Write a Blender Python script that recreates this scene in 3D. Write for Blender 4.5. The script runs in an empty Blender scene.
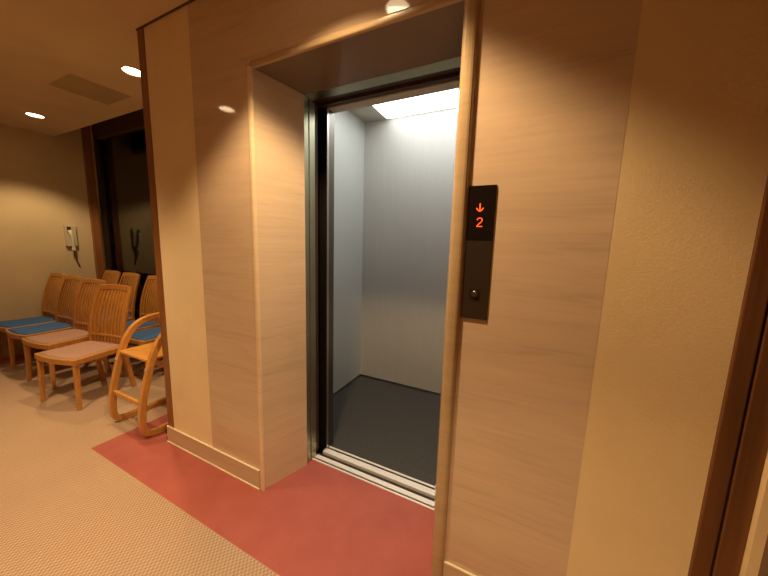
import bpy, bmesh, math, random
from mathutils import Vector, Matrix
random.seed(4)
scene = bpy.context.scene
col = scene.collection

# ------------------------------------------------------------------ helpers
def link(o, parent=None):
    col.objects.link(o)
    if parent is not None:
        o.parent = parent
    return o

def obj(name, bm, mat, parent=None, bevel=0.0, seg=2, smooth=False, autosmooth=None):
    bmesh.ops.recalc_face_normals(bm, faces=bm.faces)
    me = bpy.data.meshes.new(name)
    bm.to_mesh(me); bm.free()
    mats = mat if isinstance(mat, (list, tuple)) else [mat]
    for m in mats:
        me.materials.append(m)
    o = bpy.data.objects.new(name, me)
    if smooth:
        for p in me.polygons:
            p.use_smooth = True
    if bevel > 0:
        b = o.modifiers.new('bevel', 'BEVEL'); b.width = bevel; b.segments = seg
        b.limit_method = 'ANGLE'; b.angle_limit = math.radians(35)
        b.harden_normals = False
    return link(o, parent)

def thing(name, label, cat, loc=(0, 0, 0), rz=0.0, group=None):
    o = bpy.data.objects.new(name, None)
    o.empty_display_size = 0.1
    o.location = loc; o.rotation_euler = (0, 0, rz)
    o['label'] = label; o['category'] = cat
    if group: o['group'] = group
    return link(o)

def struct(name, bm, mat, bevel=0.0, **k):
    o = obj(name, bm, mat, None, bevel, **k)
    o['kind'] = 'structure'
    return o

def box(bm, x0, x1, y0, y1, z0, z1, mi=0):
    vs = [bm.verts.new(p) for p in ((x0,y0,z0),(x1,y0,z0),(x1,y1,z0),(x0,y1,z0),(x0,y0,z1),(x1,y0,z1),(x1,y1,z1),(x0,y1,z1))]
    for f in ((0,3,2,1),(4,5,6,7),(0,1,5,4),(1,2,6,5),(2,3,7,6),(3,0,4,7)):
        fc = bm.faces.new([vs[i] for i in f]); fc.material_index = mi
    return vs

def quad(bm, pts, mi=0):
    f = bm.faces.new([bm.verts.new(p) for p in pts]); f.material_index = mi
    return f

def prism(bm, poly, axis, a, b, mi=0):
    """extrude a 2D polygon (list of 2-tuples) along axis between a and b"""
    def P(p, t):
        if axis == 'x': return (t, p[0], p[1])
        if axis == 'y': return (p[0], t, p[1])
        return (p[0], p[1], t)
    A = [bm.verts.new(P(p, a)) for p in poly]; B = [bm.verts.new(P(p, b)) for p in poly]
    n = len(poly)
    fs = [bm.faces.new(A), bm.faces.new(B[::-1])]
    for i in range(n):
        fs.append(bm.faces.new((A[i], A[(i+1) % n], B[(i+1) % n], B[i])))
    for f in fs: f.material_index = mi

def lathe(bm, prof, c=(0, 0, 0), n=32, mi=0):
    """prof: list of (r,z)"""
    rings = []
    for r, z in prof:
        if r < 1e-6:
            rings.append([bm.verts.new((c[0], c[1], c[2]+z))])
        else:
            rings.append([bm.verts.new((c[0]+r*math.cos(2*math.pi*i/n), c[1]+r*math.sin(2*math.pi*i/n), c[2]+z)) for i in range(n)])
    for a, b in zip(rings, rings[1:]):
        for i in range(n):
            j = (i+1) % n
            if len(a) == 1 and len(b) == 1: continue
            if len(a) == 1: f = bm.faces.new((a[0], b[j], b[i]))
            elif len(b) == 1: f = bm.faces.new((a[i], a[j], b[0]))
            else: f = bm.faces.new((a[i], a[j], b[j], b[i]))
            f.material_index = mi

def smooth_path(pts, n=6, closed=False):
    """Catmull-Rom through pts"""
    P = [Vector(p) for p in pts]; out = []
    for i in range(len(P)-1):
        p0 = P[i-1] if i > 0 else P[i]*2-P[i+1]
        p1, p2 = P[i], P[i+1]
        p3 = P[i+2] if i+2 < len(P) else P[i+1]*2-P[i]
        for k in range(n):
            t = k/n
            out.append(0.5*((2*p1)+(p2-p0)*t+(2*p0-5*p1+4*p2-p3)*t*t+(3*p1-p0-3*p2+p3)*t*t*t))
    out.append(P[-1])
    return out

def bar(bm, pts, w, t, side=(1, 0, 0), taper=None, mi=0):
    """rectangular section swept along pts; w measured along 'side', t perpendicular to it"""
    pts = [Vector(p) for p in pts]; side = Vector(side).normalized()
    prev = None
    n = len(pts)
    rings = []
    for i, p in enumerate(pts):
        d = (pts[min(i+1, n-1)]-pts[max(i-1, 0)]).normalized()
        s = (side - d*side.dot(d)).normalized()
        u = d.cross(s).normalized()
        k = taper(i/(n-1)) if taper else (1, 1)
        if not isinstance(k, tuple): k = (k, k)
        hw, ht = w*k[0]/2, t*k[1]/2
        rings.append([bm.verts.new(p+s*a*hw+u*b*ht) for a, b in ((-1,-1),(1,-1),(1,1),(-1,1))])
    for a, b in zip(rings, rings[1:]):
        for j in range(4):
            f = bm.faces.new((a[j], a[(j+1) % 4], b[(j+1) % 4], b[j])); f.material_index = mi
    for f in (bm.faces.new(rings[0][::-1]), bm.faces.new(rings[-1])): f.material_index = mi

def tube(bm, pts, r, n=10, mi=0):
    pts = [Vector(p) for p in pts]; rings = []
    m = len(pts); ref = Vector((0, 0, 1))
    for i, p in enumerate(pts):
        d = (pts[min(i+1, m-1)]-pts[max(i-1, 0)]).normalized()
        s = d.cross(ref)
        if s.length < 1e-3: s = d.cross(Vector((1, 0, 0)))
        s.normalize(); u = s.cross(d).normalized()
        rings.append([bm.verts.new(p+(s*math.cos(2*math.pi*k/n)+u*math.sin(2*math.pi*k/n))*r) for k in range(n)])
    for a, b in zip(rings, rings[1:]):
        for j in range(n):
            f = bm.faces.new((a[j], a[(j+1) % n], b[(j+1) % n], b[j])); f.material_index = mi
    bm.faces.new(rings[0][::-1]); bm.faces.new(rings[-1])

BM = bmesh.new

# ------------------------------------------------------------------ materials
def mat(name, color, rough=0.6, metal=0.0, spec=0.5, coat=0.0, emit=None, estr=0.0):
    m = bpy.data.materials.new(name); m.use_nodes = True
    b = m.node_tree.nodes['Principled BSDF']
    b.inputs['Base Color'].default_value = (*color, 1)
    b.inputs['Roughness'].default_value = rough
    b.inputs['Metallic'].default_value = metal
    b.inputs['Specular IOR Level'].default_value = spec
    b.inputs['Coat Weight'].default_value = coat
    b.inputs['Coat Roughness'].default_value = 0.05
    if emit:
        b.inputs['Emission Color'].default_value = (*emit, 1)
        b.inputs['Emission Strength'].default_value = estr
    return m

def N(m, t, **k):
    n = m.node_tree.nodes.new(t)
    for a, v in k.items():
        setattr(n, a, v)
    return n

def L(m, a, b):
    m.node_tree.links.new(a, b)

def coords(m, scale=(1, 1, 1), kind='Object'):
    tc = N(m, 'ShaderNodeTexCoord'); mp = N(m, 'ShaderNodeMapping')
    mp.inputs['Scale'].default_value = scale
    L(m, tc.outputs[kind], mp.inputs['Vector'])
    return mp.outputs['Vector']

def noise(m, vec, scale, detail=3, rough=0.5, dist=0.0):
    n = N(m, 'ShaderNodeTexNoise')
    n.inputs['Scale'].default_value = scale; n.inputs['Detail'].default_value = detail
    n.inputs['Roughness'].default_value = rough; n.inputs['Distortion'].default_value = dist
    L(m, vec, n.inputs['Vector'])
    return n.outputs['Fac']

def ramp(m, fac, stops):
    r = N(m, 'ShaderNodeValToRGB')
    while len(r.color_ramp.elements) < len(stops): r.color_ramp.elements.new(0.5)
    for e, (p, c) in zip(r.color_ramp.elements, stops):
        e.position = p; e.color = (*c, 1)
    L(m, fac, r.inputs['Fac'])
    return r.outputs['Color']

def bump(m, height, strength, dist=0.01):
    b = N(m, 'ShaderNodeBump')
    b.inputs['Strength'].default_value = strength; b.inputs['Distance'].default_value = dist
    L(m, height, b.inputs['Height'])
    L(m, b.outputs['Normal'], m.node_tree.nodes['Principled BSDF'].inputs['Normal'])

def base(m, out):
    L(m, out, m.node_tree.nodes['Principled BSDF'].inputs['Base Color'])

def scalec(c, k): return tuple(min(1, x*k) for x in c)

def plaster(name, c, b=0.25):
    m = mat(name, c, 0.85, spec=0.2)
    v = coords(m)
    base(m, ramp(m, noise(m, v, 3.0, 4), [(0.3, scalec(c, .95)), (0.7, scalec(c, 1.05))]))
    bump(m, noise(m, v, 140, 3), b, 0.004)
    return m

def wood(name, c, rough=0.4, stretch=(30, 30, 2.0), coat=0.15, dark=.72):
    m = mat(name, c, rough, coat=coat)
    v = coords(m, stretch)
    n = noise(m, v, 1.6, 5, .6, .6)
    base(m, ramp(m, n, [(0.3, scalec(c, dark)), (0.5, c), (0.72, scalec(c, 1.18))]))
    return m

def laminate(name, c, rough=0.055):
    """glossy stone-look sheet with long horizontal veins"""
    m = mat(name, c, rough, spec=0.4)
    v = coords(m, (.75, .75, 7.5))
    a = noise(m, v, 1.5, 6, .62, .9)
    v2 = coords(m, (2.2, 2.2, 45.0))
    b = noise(m, v2, 1.5, 4, .6, .4)
    mx = N(m, 'ShaderNodeMix'); mx.data_type = 'FLOAT'
    mx.inputs[0].default_value = .4
    L(m, a, mx.inputs[2]); L(m, b, mx.inputs[3])
    base(m, ramp(m, mx.outputs[0], [(0.32, scalec(c, .80)), (0.44, scalec(c, .94)), (0.54, c), (0.72, scalec(c, 1.09))]))
    return m

M = {}
M['plaster'] = plaster('beige_wallpaper', (.80, .61, .34), .16)
M['back_wall'] = plaster('dark_low_bounce_wall', (.16, .10, .055), .2)  # mostly unseen walls, coloured dark to cut bounced light
M['plaster_left'] = plaster('beige_wallpaper_left', (.88, .69, .42), .2)
M['far'] = plaster('far_wallpaper', (.58, .46, .27), .2)
M['ceiling'] = plaster('ceiling_paint', (.66, .52, .32), .1)
M['hatch'] = plaster('hatch_paint', (.44, .34, .20), .1)
M['lam'] = laminate('stone_laminate', (.66, .485, .325))
M['lam_reveal'] = laminate('stone_laminate_reveal', (.66, .50, .34), .08)
M['lam_soffit_shade'] = laminate('stone_laminate_soffit_shade', (.20, .145, .10), .10)  # reveal laminate darkened, the soffit's shade is put into the colour
M['trim'] = laminate('edge_trim_laminate', (.50, .35, .19), .26)
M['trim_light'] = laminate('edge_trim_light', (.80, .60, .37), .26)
M['base'] = laminate('baseboard_laminate', (.62, .47, .29), .3)
M['bead'] = mat('sealant_bead', (.78, .66, .46), .5)
M['post'] = wood('dark_wood', (.24, .092, .024), .45, (22, 22, 1.2))
M['post_groove'] = mat('dark_groove', (.035, .012, .006), .7)
M['brown_or_shade'] = mat('dark_brown_or_shade', (.10, .05, .02), .6)  # brown for recess and window head, also painted as shadow gap
M['chair'] = wood('chair_wood', (.52, .225, .046), .36, (24, 24, 4), .35, .8)
M['chair_dark'] = wood('chair_wood_dark', (.36, .15, .035), .4, (24, 24, 4), .2, .8)
M['kid'] = wood('bentwood', (.58, .27, .06), .34, (20, 20, 6), .3, .85)

def fabric(name, c):
    m = mat(name, c, .92, spec=.15)
    v = coords(m)
    n = noise(m, v, 160, 2)
    base(m, ramp(m, n, [(.3, scalec(c, .8)), (.7, scalec(c, 1.15))]))
    bump(m, n, .35, .003)
    return m
M['blue'] = fabric('blue_seat_fabric', (.055, .135, .30))
M['pink'] = fabric('brown_seat_fabric', (.39, .235, .17))

def steel(name, c, rough=.3, stretch=(2, 2, 120)):
    m = mat(name, c, rough, metal=1.0)
    n = noise(m, coords(m, stretch), 3, 3)
    r = N(m, 'ShaderNodeMapRange')
    r.inputs['To Min'].default_value = rough*.85; r.inputs['To Max'].default_value = rough*1.25
    L(m, n, r.inputs['Value'])
    L(m, r.outputs['Result'], m.node_tree.nodes['Principled BSDF'].inputs['Roughness'])
    return m
M['steel'] = steel('landing_steel', (.44, .41, .27), .36)
M['steel_dark'] = steel('dark_steel', (.20, .18, .155), .34)
M['copper'] = steel('door_edge_steel', (.62, .52, .45), .3)
M['sill'] = mat('sill_aluminium', (.86, .83, .78), .45, metal=.3)
M['gap'] = mat('dark_gap', (.02, .015, .01), .7)
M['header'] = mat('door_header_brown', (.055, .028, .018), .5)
M['shaft'] = mat('shaft_dark', (.015, .012, .01), .9)
# cab wall sheet: satin grey
m = mat('cab_wall_sheet', (.47, .45, .40), .5, metal=.12, spec=.35)
v = coords(m, (60, 60, 1.5)); base(m, ramp(m, noise(m, v, 2, 3), [(.3, (.455, .435, .385)), (.7, (.48, .46, .41))]))
M['cab'] = m
M['cab_left'] = mat('cab_side_sheet', (.50, .50, .455), .45, metal=.2)
M['cab_ceiling'] = mat('cab_ceiling', (.50, .47, .39), .6)
m = mat('cab_floor_vinyl', (.085, .078, .068), .45, spec=.4)
v = coords(m); base(m, ramp(m, noise(m, v, 40, 4), [(.35, (.044, .040, .034)), (.65, (.054, .049, .041))]))
M['cab_floor'] = m
M['kick'] = steel('kick_plate', (.30, .31, .31), .3, (2, 2, 90))
M['cab_light'] = mat('cab_light_diffuser', (.9, .9, .9), .5, emit=(.93, .97, 1.0), estr=5.6)
M['black'] = mat('call_panel_black', (.012, .008, .006), .13, spec=.5, coat=.3)
M['panel_face'] = mat('call_panel_face', (.045, .030, .018), .30, metal=.2, spec=.5)
M['button'] = mat('button_rim', (.02, .015, .01), .3)
M['button_cap'] = mat('button_cap', (.12, .085, .055), .25, metal=.6)
M['led'] = mat('orange_led', (.8, .08, .01), .5, emit=(1.0, .09, .012), estr=1.7)
M['phone'] = mat('ivory_plastic', (.52, .45, .30), .4)
M['phone_light'] = mat('pale_plastic', (.72, .66, .52), .4)
M['phone_dark'] = mat('dark_slot', (.03, .02, .012), .5)
M['cord'] = mat('brown_cord', (.10, .06, .028), .6)
M['lamp_ring'] = mat('downlight_ring', (.75, .62, .45), .4)
M['lamp'] = mat('downlight_glow', (1, .9, .75), .5, emit=(1.0, .74, .42), estr=14)
M['sash'] = mat('dark_sash', (.022, .013, .007), .4)
M['bolt'] = mat('metal_bolt', (.7, .66, .6), .35, metal=.7)

# carpet : woven loops
def carpet(name, c):
    m = mat(name, c, .95, spec=.1)
    tc = N(m, 'ShaderNodeTexCoord'); sp = N(m, 'ShaderNodeSeparateXYZ')
    L(m, tc.outputs['Object'], sp.inputs[0])
    def mth(op, a, b=None, bv=None):
        n = N(m, 'ShaderNodeMath', operation=op)
        if hasattr(a, 'is_linked'): L(m, a, n.inputs[0])
        else: n.inputs[0].default_value = a
        if b is not None: L(m, b, n.inputs[1])
        if bv is not None: n.inputs[1].default_value = bv
        return n.outputs[0]
    p = .0205
    sx = mth('SINE', mth('MULTIPLY', sp.outputs['X'], bv=2*math.pi/p/1.0))
    sy = mth('SINE', mth('MULTIPLY', sp.outputs['Y'], bv=2*math.pi/p/1.15))
    pr = mth('MULTIPLY', sx, sy)                       # checker of loops
    h = mth('ADD', mth('MULTIPLY', pr, bv=.5), bv=.5)
    n1 = noise(m, tc.outputs['Object'], 1.1, 3)
    n2 = noise(m, tc.outputs['Object'], 300, 2)
    cA = ramp(m, h, [(0.0, scalec(c, .58)), (.5, scalec(c, .90)), (1.0, scalec(c, 1.20))])
    mx = N(m, 'ShaderNodeMix'); mx.data_type = 'RGBA'; mx.blend_type = 'MULTIPLY'; mx.inputs[0].default_value = 1
    L(m, cA, mx.inputs[6]); L(m, ramp(m, n1, [(.3, (.88, .88, .88)), (.7, (1, 1, 1))]), mx.inputs[7])
    base(m, mx.outputs[2])
    hh = mth('ADD', h, mth('MULTIPLY', n2, bv=.35))
    bump(m, hh, .8, .006)
    return m
M['carpet'] = carpet('beige_woven_carpet', (.54, .372, .245))
m = mat('red_lino', (.43, .12, .072), .62, spec=.25)
v = coords(m)
base(m, ramp(m, noise(m, v, 5, 5, .6), [(.3, (.32, .082, .064)), (.7, (.385, .102, .077))]))
bump(m, noise(m, v, 260, 3), .25, .003)
M['red'] = m

# thin window pane: dark night outside, Fresnel reflection
m = bpy.data.materials.new('window_glass'); m.use_nodes = True
nt = m.node_tree; nt.nodes.remove(nt.nodes['Principled BSDF'])
tr = N(m, 'ShaderNodeBsdfTransparent'); tr.inputs['Color'].default_value = (.75, .78, .75, 1)
gl = N(m, 'ShaderNodeBsdfGlossy'); gl.inputs['Roughness'].default_value = .02
fr = N(m, 'ShaderNodeFresnel'); fr.inputs['IOR'].default_value = 1.9
mx = N(m, 'ShaderNodeMixShader')
L(m, fr.outputs[0], mx.inputs[0]); L(m, tr.outputs[0], mx.inputs[1]); L(m, gl.outputs[0], mx.inputs[2])
L(m, mx.outputs[0], nt.nodes['Material Output'].inputs['Surface'])
M['glass'] = m

# ------------------------------------------------------------------ key dimensions (metres)
HC = 2.624                       # ceiling
XL, XP1, XJ, XJR, XP2, XD = -2.186, -1.705, -1.265, -0.245, 0.209, 0.504
XI, XIR = -1.174, -0.336         # inner ends of the splayed reveals
DJ = 0.269                       # reveal depth
HT, HI = 2.230, 2.206            # opening height front / inner
XF = -5.37                       # far wall
YW = 0.599                       # ceiling edge by the window
YG = 1.0                        # glass line
BB = 0.117
XR = 0.622                       # return wall on the right
YB = -4.2                        # wall behind the camera
RY = -0.293                      # red border edge
WB = 1.9                         # back of shaft walls

# ------------------------------------------------------------------ floor / ceiling / walls
bm = BM()
quad(bm, [(-5.12, YB, 0), (XR, YB, 0), (XR, RY, 0), (-5.12, RY, 0)])
quad(bm, [(-5.12, RY, 0), (-2.555, RY, 0), (-2.555, YG+.06, 0), (-5.12, YG+.06, 0)])
struct('floor', bm, M['carpet'])
bm = BM()
quad(bm, [(-2.555, RY, 0), (XL, RY, 0), (XL, YG+.06, 0), (-2.555, YG+.06, 0)])
quad(bm, [(XL, RY, 0), (XR, RY, 0), (XR, 0, 0), (XL, 0, 0)])
quad(bm, [(XJ-.02, 0, 0), (XJR+.02, 0, 0), (XIR+.005, .326, 0), (XI-.005, .326, 0)])
quad(bm, [(XF, YB, 0), (-5.12, YB, 0), (-5.12, YG+.06, 0), (XF, YG+.06, 0)])
struct('floor_border', bm, M['red'])

bm = BM()
box(bm, XF-.05, XR+.05, YB-.05, 0, HC, HC+.06)
box(bm, XF-.05, XL, 0, YW, HC, HC+.06)
struct('ceiling', bm, M['ceiling'])
bm = BM()                        # curtain recess above the window
box(bm, XF-.05, XL, YW-.02, YW, HC+.06, 2.95)
box(bm, XF-.05, XL, YW-.02, YG+.1, 2.95, 3.0)
struct('ceiling_recess', bm, M['brown_or_shade'])

bm = BM(); box(bm, XF-.08, XF, YB-.05, YG+.1, 0, 3.0)
struct('wall_far', bm, M['far'])
bm = BM(); box(bm, XF, XR+.6, YB-.08, YB, 0, HC)
struct('wall_back', bm, M['back_wall'])
bm = BM(); box(bm, XR, XR+.08, YB, .0, 0, HC)
struct('wall_right', bm, M['back_wall'])

# front wall: plaster bay on the left (with its return towards the window)
bm = BM()
box(bm, XL+.068, XP1, 0, .12, 0, HC)
box(bm, XL+.004, XL+.068, .05, YG+.06, 0, HC)
struct('wall_front_left', bm, M['plaster_left'])
bm = BM(); box(bm, XP2, XD, -0.0015, .12, 0, HC)
struct('wall_front_right', bm, M['plaster'])
bm = BM()
box(bm, XP1, XJ, -.002, .12, 0, HC)
box(bm, XJR, XP2, -.002, .12, 0, HC)
box(bm, XJ, XJR, -.002, .12, HT, HC)
struct('wall_front_middle', bm, M['lam'])
bm = BM()                        # splayed reveal: two cheeks and the soffit
prism(bm, [(XJ, 0.0), (XI, DJ), (XI-.08, DJ), (XJ-.02, .10)], 'z', 0, HT)
prism(bm, [(XJR, 0.0), (XIR, DJ), (XIR+.08, DJ), (XJR+.02, .10)], 'z', 0, HT)
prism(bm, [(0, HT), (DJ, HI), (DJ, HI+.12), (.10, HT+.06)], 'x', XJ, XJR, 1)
struct('wall_reveal', bm, [M['lam_reveal'], M['lam_soffit_shade']])

# rounded edge strips round the opening
def strip_profile(w=.034, d=.013, n=10):
    pr = [(-w/2, .004)]
    for i in range(n+1):
        a = math.pi - math.pi*i/n
        s = math.cos(a); c = math.sin(a)
        pr.append((w/2*math.copysign(abs(s)**.75, s), -d*abs(c)**.75))
    pr.append((w/2, .004))
    return pr
def vstrip(bm, x, z0, z1, w, d):
    prism(bm, [(x+a, b) for a, b in strip_profile(w, d)], 'z', z0, z1)
bm = BM(); vstrip(bm, XJ-.004, 0, HT+.016, .030, .010)
struct('trim_1', bm, M['trim_light'], smooth=False)
bm = BM(); prism(bm, [(b, HT+.004+a) for a, b in strip_profile(.030, .010)], 'x', XJ-.018, XJR+.02)
struct('trim_2', bm, M['trim'])
bm = BM(); vstrip(bm, XJR+.006, 0, HT+.06, .052, .024)
struct('trim_3', bm, M['trim'])

# wood posts closing the wall at both ends
bm = BM(); box(bm, XL, XL+.068, -.004, .05, 0, HC-.002)
struct('trim_4', bm, M['post'], bevel=.004)
bm = BM(); box(bm, XD, XD+.040, -.012, .05, 0, HC-.002); box(bm, XD+.046, XR-.022, -.012, .05, 0, HC-.002)
box(bm, XD+.040, XD+.046, -.006, .05, 0, HC-.002, 1)
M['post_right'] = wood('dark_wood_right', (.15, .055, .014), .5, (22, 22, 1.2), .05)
struct('trim_5', bm, [M['post_right'], M['post_groove']], bevel=.003)
bm = BM(); box(bm, XR-.022, XR, -.03, .05, 0, HC-.002)
struct('trim_6', bm, M['plaster'])
# thin dark strip painted as shadow gap along the top of the front wall
bm = BM(); box(bm, XL, XD, -.008, -.002, HC-.008, HC)
struct('trim_7', bm, M['brown_or_shade'])

def baseboard(name, x0, x1):
    bm = BM()
    prism(bm, [(0, 0), (0, BB), (-.007, BB), (-.012, BB-.005), (-.012, 0)], 'x', x0, x1)
    box(bm, x0, x1, -.0135, -.004, BB-.004, BB+.003, 1)
    box(bm, x0, x1, -.017, -.010, 0, .007, 1)
    struct(name, bm, [M['base'], M['bead']])
baseboard('baseboard_left', XL, XJ-.019)
baseboard('baseboard_right', XJR+.032, XD)

# ------------------------------------------------------------------ window on the left
bm = BM()
quad(bm, [(XF+.08, YG, .05), (XL, YG, .05), (XL, YG, 2.95), (XF+.08, YG, 2.95)])
w1 = struct('window_1', bm, M['glass'])
bm = BM()
box(bm, XF, XF+.05, .85, .93, 0, 2.95)
fr_ = obj('window_post', bm, M['post'], w1, .003)
bm = BM()
box(bm, XF+.001, XF+.09, YG-.03, YG+.03, 0, 2.95)
box(bm, XF+.09, XL+.004, YG-.03, YG+.03, 0, .10)
obj('window_sash', bm, M['sash'], w1)
bm = BM(); box(bm, XF+.09, XL+.004, YG-.04, YG+.03, 2.70, 2.95)
obj('window_head', bm, M['brown_or_shade'], w1)
bm = BM()                        # unseen dark backing added outside the pane to block world light
box(bm, -16, XL+2.0, YG+2.2, YG+2.3, -1, 6)
struct('outside_dark_backing', bm, M['shaft'])

# ------------------------------------------------------------------ elevator
cx = (XI+XIR)/2
fr = thing('elevator_door_frame', 'brushed steel elevator door frame around the open doorway with bright sill', 'door frame', (cx, DJ, 0))
hw = (XIR-XI)/2                  # .419
def lb(): return BM()
for s in (-1, 1):                # jamb: two flanges with a dark joint between them
    bm = BM()
    x = s*hw
    def bx(xa, xb, ya, yb, mi=0):
        box(bm, min(xa, xb), max(xa, xb), ya, yb, 0, HI, mi)
    bx(x+s*.004, x+s*.06, .002, .040)
    bx(x+s*.008, x+s*.06, .040, .047, 1)
    bx(x+s*.004, x+s*.06, .047, .096)
    obj('jamb', bm, [M['steel'], M['gap']], fr, .002)
bm = BM()
box(bm, -hw-.06, hw+.06, .002, .075, HI, HI+.05)
obj('header', bm, M['steel'], fr, .002)
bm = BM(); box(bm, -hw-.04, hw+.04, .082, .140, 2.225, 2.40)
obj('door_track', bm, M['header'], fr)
bm = BM()
box(bm, -hw-.02, hw+.02, .055, .143, -.05, -.012, 1)
box(bm, -hw-.004, hw+.004, .055, .066, -.012, .004)
box(bm, -hw-.004, hw+.004, .066, .079, -.012, -.002, 1)
box(bm, -hw-.004, hw+.004, .079, .109, -.012, .003)
obj('sill', bm, [M['sill'], M['gap']], fr, .001)

# sliding landing door, pushed back behind the left jamb
dr = thing('elevator_door', 'open sliding elevator door pushed back behind the left steel jamb', 'door', (cx-hw-.42, DJ+.120, 0))
bm = BM(); box(bm, -.385, .398, -.014, .016, .012, 2.21)
obj('door_panel', bm, M['steel_dark'], dr, .002)
bm = BM(); box(bm, .398, .404, -.014, .016, .012, 2.21)
obj('door_edge', bm, M['header'], dr)

# the car
car = thing('elevator_car', 'lit grey elevator car with bright ceiling panel and dark floor', 'elevator', (cx, .52, 0))
CX0, CX1, CY1, CZ = -1.554-cx, .047-cx, 1.5834-.52, 2.586
bm = BM(); box(bm, CX0-.03, CX1+.03, -.035, CY1+.03, -.05, 0.0)
obj('floor_panel', bm, M['cab_floor'], car)
bm = BM(); box(bm, CX0-.03, CX1+.03, CY1, CY1+.03, 0.0, CZ)
obj('back_wall', bm, M['cab'], car)
for a, b in ((CX0-.03, CX0), (CX1, CX1+.03)):
    bm = BM(); box(bm, a, b, 0, CY1, 0.0, CZ)
    obj('side_wall', bm, M['cab_left'], car)
bm = BM()
box(bm, CX0-.03, CX1+.03, -.06, CY1+.03, CZ, CZ+.04)
obj('ceiling_panel', bm, M['cab_ceiling'], car)
bm = BM()
def rrect(x0, x1, y0, y1, r, n=6):
    out = []
    for (px, py, a0) in ((x1-r, y1-r, 0), (x0+r, y1-r, 90), (x0+r, y0+r, 180), (x1-r, y0+r, 270)):
        for i in range(n+1):
            a = math.radians(a0+90*i/n); out.append((px+r*math.cos(a), py+r*math.sin(a)))
    return out
prism(bm, rrect(-1.30-cx, CX1-.25, .25, 1.575-.52-.02, .03), 'z', CZ-.012, CZ)
obj('light_panel', bm, M['cab_light'], car)
bm = BM()
box(bm, CX0, CX1, CY1-.006, CY1, 0.0, .022); box(bm, CX0, CX0+.006, 0, CY1-.006, 0.0, .022); box(bm, CX1-.006, CX1, 0, CY1-.006, 0.0, .022)
obj('kick_plate', bm, M['kick'], car, .001)
for s in (-1, 1):                # entrance columns of the car
    bm = BM()
    xi = s*(hw-.022); xo = CX0 if s < 0 else CX1
    box(bm, min(xi, xo), max(xi, xo), -.068, 0.0, 0.0, CZ)
    cl = obj('entrance_column', bm, M['steel_dark'], car, .002)
    bm = BM()
    box(bm, min(xi, xi-s*.004), max(xi, xi-s*.004), -.078, -.062, 0.0, 2.2)
    obj('edge_strip', bm, M['copper'], cl)
bm = BM(); box(bm, CX0, CX1, -.068, 0.0, 2.205, CZ)
obj('transom', bm, M['cab_ceiling'], car, .002)
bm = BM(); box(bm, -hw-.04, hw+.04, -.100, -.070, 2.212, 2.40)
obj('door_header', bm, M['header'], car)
bm = BM()
box(bm, -hw+.010, hw-.010, -.103, -.063, -.05, .003)
box(bm, -hw+.010, hw-.010, -.063, -.047, -.05, -.001, 1)
box(bm, -hw+.010, hw-.010, -.047, -.035, -.05, .003)
obj('car_sill', bm, [M['sill'], M['gap']], car, .001)

# dark shaft shell around the car
bm = BM()
box(bm, -2.05, .25, 1.75, 1.80, -.1, 2.9); box(bm, -2.05, -2.0, .13, 1.75, -.1, 2.9); box(bm, .20, .25, .13, 1.75, -.1, 2.9)
box(bm, -2.05, .25, .13, 1.80, 2.9, 2.95); box(bm, -2.05, .25, .33, 1.80, -.15, -.1)
struct('wall_shaft', bm, M['shaft'])

# ------------------------------------------------------------------ call panel with floor indicator
PX0, PX1, PZ0, PZ1 = -.211, -.120, 1.158, 1.624
cp = thing('elevator_call_panel', 'tall black elevator call panel with glowing orange arrow and number 2', 'call panel', ((PX0+PX1)/2, -.0015, PZ0))
pw = (PX1-PX0)/2; ph = PZ1-PZ0
bm = BM(); box(bm, -pw, pw, -.0050, 0, 0, ph)
obj('housing', bm, M['black'], cp, .002)
bm = BM(); box(bm, -pw+.0015, pw-.0015, -.0062, -.0050, .002, .280)
obj('lower_plate', bm, M['panel_face'], cp)
bm = BM(); box(bm, -pw+.0015, pw-.0015, -.0062, -.0050, .282, ph-.002)
dsp = obj('display', bm, M['black'], cp)
def stroke(bm, pts, w, y):
    P = [Vector((p[0], 0, p[1])) for p in pts]
    bar(bm, [Vector((p.x, y, p.z)) for p in P], .0012, w, side=(0, 1, 0))
zc = 1.550-PZ0
ax = -.1695-(PX0+PX1)/2
bm = BM()
stroke(bm, [(ax, zc+.0135), (ax, zc-.012)], .0036, -.0068)
stroke(bm, [(ax-.0110, zc-.001), (ax-.0085, zc-.0060), (ax-.0045, zc-.0100), (ax, zc-.0125)], .0034, -.0068)
stroke(bm, [(ax+.0110, zc-.001), (ax+.0085, zc-.0060), (ax+.0045, zc-.0100), (ax, zc-.0125)], .0034, -.0068)
obj('down_arrow', bm, M['led'], dsp)
zd = 1.4995-PZ0; ad = ax+.002
bm = BM()
two = [(-.0105, .0105), (-.0090, .0150), (-.0050, .0178), (0, .0185), (.0050, .0178), (.0090, .0150), (.0105, .0105), (.0090, .0060), (.0050, .0010), (-.0040, -.0075), (-.0105, -.0150)]
stroke(bm, [(ad+a*.82, zd+b*.82) for a, b in two], .0029, -.0068)
stroke(bm, [(ad-.0097, zd-.0131), (ad+.0097, zd-.0131)], .0029, -.0068)
obj('number_two', bm, M['led'], dsp)
bz = 1.250-PZ0; bxx = -.167-(PX0+PX1)/2
bm = BM(); box(bm, bxx-.018, bxx+.018, -.0075, -.0062, bz-.018, bz+.018)
bt = obj('call_button', bm, M['button'], cp, .002)
bm = BM(); lathe(bm, [(0, .0), (.011, 0), (.011, .003), (.009, .0045), (0, .0045)], (0, 0, 0), 24)
for vv in bm.verts: vv.co = Vector((bxx+vv.co.x, -.0075-vv.co.z, bz+vv.co.y))
obj('button_cap', bm, M['button_cap'], bt)

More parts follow.
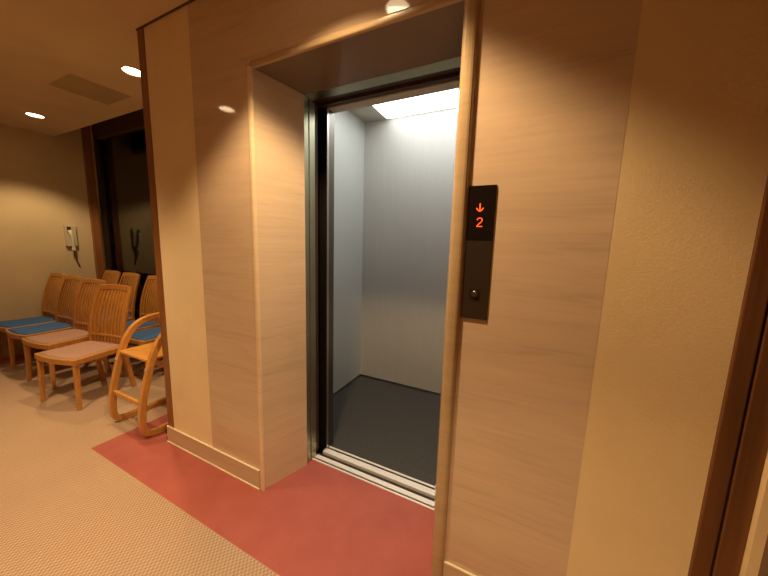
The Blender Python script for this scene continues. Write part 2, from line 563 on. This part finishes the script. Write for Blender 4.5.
# ------------------------------------------------------------------ wall telephone
ph_ = thing('wall_telephone', 'pale intercom telephone on the far wall with its cord hanging down', 'telephone', (XF, .635, 1.29))
bm = BM(); box(bm, 0, .035, -.055, .055, 0, .27)
obj('base_plate', bm, M['phone'], ph_, .006)
bm = BM(); box(bm, .0355, .040, -.035, .002, .17, .25)
obj('cradle_slot', bm, M['phone_dark'], ph_, .002)
bm = BM(); bar(bm, smooth_path([(.045, -.018, .205), (.062, -.012, .16), (.062, .0, .08), (.05, .006, .0), (.045, .006, -.055)], 5), .036, .026, side=(0, 1, 0), taper=lambda t: (1.15-.6*math.sin(math.pi*t), 1))
obj('handset', bm, M['phone_light'], ph_, .006)
bm = BM(); tube(bm, smooth_path([(.04, .006, -.05), (.03, .018, -.11), (.02, .03, -.18), (.012, .055, -.25), (.006, .062, -.27)], 6), .007)
obj('cord', bm, M['cord'], ph_, smooth=True)

# ------------------------------------------------------------------ ceiling: access panel, downlights and added fill spots
hp = thing('ceiling_access_panel', 'flush brownish access panel in the ceiling between two downlights', 'ceiling panel', (-3.41, .235, HC))
bm = BM(); box(bm, -.195, .195, -.19, .19, -.004, 0)
obj('cover', bm, M['hatch'], hp)
bm = BM()
for a in ((-.205, .205, -.20, -.192), (-.205, .205, .192, .20), (-.205, -.197, -.192, .192), (.197, .205, -.192, .192)):
    box(bm, *a, -.003, 0)
obj('rim', bm, M['ceiling'], hp)

def downlight(loc, label, glow=True, energy=60, r=.062):
    t = thing('downlight', label, 'ceiling light', (loc[0], loc[1], HC), 0, 'recessed ceiling downlights')
    bm = BM(); lathe(bm, [(r, -.001), (r+.014, -.001), (r+.014, -.005), (r+.006, -.008), (r, -.006), (r, -.001)], n=36)
    obj('trim_ring', bm, M['lamp_ring'], t, smooth=True)
    bm = BM(); lathe(bm, [(0, -.004), (r*.7, -.0035), (r, -.002), (r, 0)], n=36)
    obj('lamp', bm, M['lamp'], t, smooth=True)
    return t

def spot(loc, energy, angle=106, blend=.45, rad=.05, colr=(1.0, .70, .385)):
    l = bpy.data.lights.new('downlight_or_fill_beam', 'SPOT'); l.energy = energy; l.color = colr
    l.spot_size = math.radians(angle); l.spot_blend = blend; l.shadow_soft_size = rad
    o = bpy.data.objects.new('downlight_or_fill_beam', l); o.location = (loc[0], loc[1], HC-.02)
    link(o)
    return o
SP = 1.3
downlight((-2.726, .222), 'glowing recessed downlight beside the wood post at the end of the elevator wall')
downlight((-4.635, .244), 'glowing recessed downlight nearest the far wall with the telephone')
downlight((-2.64, -.916), 'recessed downlight mirrored as an oval in the glossy panel left of the doorway')
downlight((-.722, -.468), 'recessed downlight mirrored in the glossy panel above the elevator doorway')
spot((-2.726, .222), 62*SP); spot((-4.635, .244), 66*SP); spot((-2.64, -.916), 100*SP, blend=.8); spot((-.722, -.468), 122*SP, 112, .36)
spot((0, -1.95), 128*SP); spot((-3.0, -2.4), 60*SP)  # unseen fill spots without fixtures, added to brighten right wall and carpet

# ------------------------------------------------------------------ slatted chairs
def back_pt(u, h):
    """point on the curved backrest surface; u in -1..1 across, h = height"""
    t = (h-.40)/(.95-.40)
    y = .190 + .012*t + .105*t*t
    y += -.014*u*u                                   # wraps round the sitter
    half = .184 + .020*math.sin(math.pi*min(1, max(0, t*.9+.1)))
    return Vector((u*half, y, h))

def make_chair(label, seat_mat, wd='chair'):
    W = M[wd]
    t = thing('slatted_chair', label, 'chair', (0, 0, 0), 0, 'slatted wooden chairs in the waiting area')
    # seat frame: bowed front rail, side rails
    out = []
    for i in range(13):
        u = -1+2*i/12; out.append((u*.232, -.205-.028*(1-u*u)))
    outline = out + [(.225, .10), (.208, .195), (-.208, .195), (-.225, .10)]
    bm = BM(); prism(bm, outline, 'z', .385, .432)
    obj('seat_frame', bm, W, t, .006)
    # upholstered pad, dipped in the middle
    bm = BM(); nx, ny = 14, 12; g = []
    for j in range(ny+1):
        row = []
        for i in range(nx+1):
            u = -1+2*i/nx; v_ = j/ny
            yf = -.192-.026*(1-u*u); y = yf+(.180-yf)*v_
            hw_ = .214-.020*v_
            e = max(abs(u)**6, abs(2*v_-1)**6)
            z = .450-.016*e-.010*(1-u*u)*math.sin(math.pi*v_)
            row.append(bm.verts.new((u*hw_, y, z)))
        g.append(row)
    for j in range(ny):
        for i in range(nx):
            bm.faces.new((g[j][i], g[j][i+1], g[j+1][i+1], g[j+1][i]))
    ed = [e for e in bm.edges if e.is_boundary]
    r = bmesh.ops.extrude_edge_only(bm, edges=ed)
    for vv in r['geom']:
        if isinstance(vv, bmesh.types.BMVert): vv.co.z = .428
    obj('seat', bm, seat_mat, t, smooth=True)
    for s in (-1, 1):
        bm = BM(); bar(bm, [(s*.205, -.185, .40), (s*.208, -.19, .2), (s*.212, -.197, 0)], .034, .034, taper=lambda q: 1.0-.26*q)
        obj('leg', bm, W, t, .004)
        # rear leg runs up into the bent back stile
        low = [(s*.192, .238, 0), (s*.189, .210, .20), (s*.186, .189, .36)]
        bm = BM(); bar(bm, smooth_path(low, 4), .030, .034)
        obj('leg', bm, W, t, .004)
        bm = BM(); bar(bm, [back_pt(s, .36+.59*k/14) for k in range(15)], .030, .026, taper=lambda q: 1-.15*q)
        obj('back_stile', bm, W, t, .004)
    bm = BM(); bar(bm, [back_pt(-1.05+2.10*k/12, .937+.010*(1-(-1+2*k/12)**2)) for k in range(13)], .050, .022, side=(0, 0.2, 1))
    obj('top_rail', bm, W, t, .005)
    bm = BM(); bar(bm, [back_pt(-1+2*k/10, .50) for k in range(11)], .022, .020, side=(0, .1, 1))
    obj('lower_rail', bm, W, t, .003)
    for k in range(9):
        u = -.80+1.60*k/8
        bm = BM(); bar(bm, [back_pt(u, .42+.505*q/10)+Vector((0, .002, 0)) for q in range(11)], .024, .010)
        obj('slat', bm, W, t)
    bm = BM(); box(bm, -.20, .20, -.010, .010, .355, .388)
    obj('underseat_rail', bm, W, t, .002)
    return t

def copy_tree(o, parent=None):
    c = o.copy(); col.objects.link(c); c.parent = parent
    for ch in o.children:
        copy_tree(ch, c)
    return c

front_a = make_chair('pinkish brown seated chair nearest the camera, beside the child\'s bentwood chair', M['pink'])
blue_a = make_chair('front row chair with a blue seat, directly behind the two brown seats', M['blue'])
def place(o, x, y, deg, label=None):
    o.location = (x, y, 0); o.rotation_euler = (0, 0, math.radians(deg))
    if label: o['label'] = label
place(front_a, -3.48, .03, 11); front_a.scale = (1.05, 1, 1)
place(copy_tree(front_a), -4.12, .10, 5, 'pinkish brown seated chair in the front row, right next to the blue seats')
place(blue_a, -4.65, .11, 2)
place(copy_tree(blue_a), -5.13, .12, 0, 'front row chair with a blue seat, farthest away against the telephone wall')
place(copy_tree(blue_a), -5.10, .64, 0, 'slatted wooden chair in the far corner, close to the window post')
place(copy_tree(blue_a), -4.62, .64, 0, 'wooden chair by the window, only its back showing above the front row')
place(copy_tree(blue_a), -4.03, .64, 0, 'blue seated chair by the dark window, its slatted back beside the wood post')
place(copy_tree(blue_a), -3.50, .60, 0, 'blue seated chair by the window, mostly hidden behind the child\'s bentwood chair')

# ------------------------------------------------------------------ child's bentwood chair
kc = thing('child_high_chair', 'light bentwood child\'s high chair with curved loop sides and footrest beside the wall post', 'high chair', (-2.56, 0, 0))
prof = [(.42, .018), (.25, .018), (.08, .018), (-.01, .020), (-.055, .036), (-.078, .085), (-.076, .19), (-.062, .29), (-.032, .41), (.004, .54), (.052, .655), (.118, .738), (.21, .775), (.30, .782), (.38, .778)]
for s in (-1, 1):
    bm = BM()
    pts = smooth_path([(s*.205, a, b) for a, b in prof], 4)
    bar(bm, pts, .038, .042, side=(1, 0, 0))
    sf = obj('side_frame', bm, M['kid'], kc, .006, 2)
    bm = BM(); lathe(bm, [(0, 0), (.011, 0), (.011, .004), (0, .006)], n=14)
    for vv in bm.verts: vv.co = Vector((s*.205+vv.co.x, -.030-vv.co.z, .50+vv.co.y))
    obj('bolt', bm, M['bolt'], sf)
    bm = BM(); bar(bm, smooth_path([(s*.175, .40, .02), (s*.175, .36, .30), (s*.175, .33, .60), (s*.175, .345, .80), (s*.175, .37, .93)], 4), .028, .030)
    obj('back_post', bm, M['kid'], kc, .005)
bm = BM(); prism(bm, rrect(-.188, .188, -.018, .30, .03), 'z', .548, .566)
obj('seat', bm, M['kid'], kc, .004)
bm = BM(); bar(bm, [(-.19, -.062, .250), (.19, -.062, .250)], .022, .034, side=(0, 1, 0))
obj('footrest', bm, M['kid'], kc, .005)
bm = BM(); bar(bm, [(-.19, .08, .505), (.19, .08, .505)], .020, .045, side=(0, 1, 0))
obj('seat_rail', bm, M['kid'], kc, .003)
bm = BM()
bar(bm, [Vector((-.175+.35*k/8, .352+.03*(1-(-1+2*k/8)**2), .88)) for k in range(9)], .085, .014, side=(0, 0, 1))
obj('backrest', bm, M['kid'], kc, .004)

# ------------------------------------------------------------------ light, world, camera
w = bpy.data.worlds.new('world'); scene.world = w; w.use_nodes = True
w.node_tree.nodes['Background'].inputs[0].default_value = (.006, .005, .004, 1)
w.node_tree.nodes['Background'].inputs[1].default_value = .3

cam = bpy.data.cameras.new('camera'); co = bpy.data.objects.new('camera', cam); link(co)
yaw, pitch, roll, F_, H_, D_ = .4510, -.1407, -.0284, 298.1342, 1.4111, 1.0952
R = Matrix.Rotation(yaw, 3, 'Z') @ Matrix.Rotation(pitch, 3, 'X') @ Matrix.Rotation(roll, 3, 'Y')
R = R @ Matrix.Rotation(math.pi/2, 3, 'X')       # camera -Z looks along +Y
co.matrix_world = Matrix.Translation((0, -D_, H_)) @ R.to_4x4()
cam.sensor_width = 36; cam.lens = F_/768*36; cam.clip_start = .02
scene.camera = co
scene.view_settings.view_transform = 'Standard'
scene.view_settings.look = 'None'
scene.view_settings.exposure = 0.0
scene.cycles.max_bounces = 10
scene.cycles.diffuse_bounces = 5
scene.cycles.glossy_bounces = 5
scene.cycles.sample_clamp_indirect = 4
scene.cycles.use_denoising = True
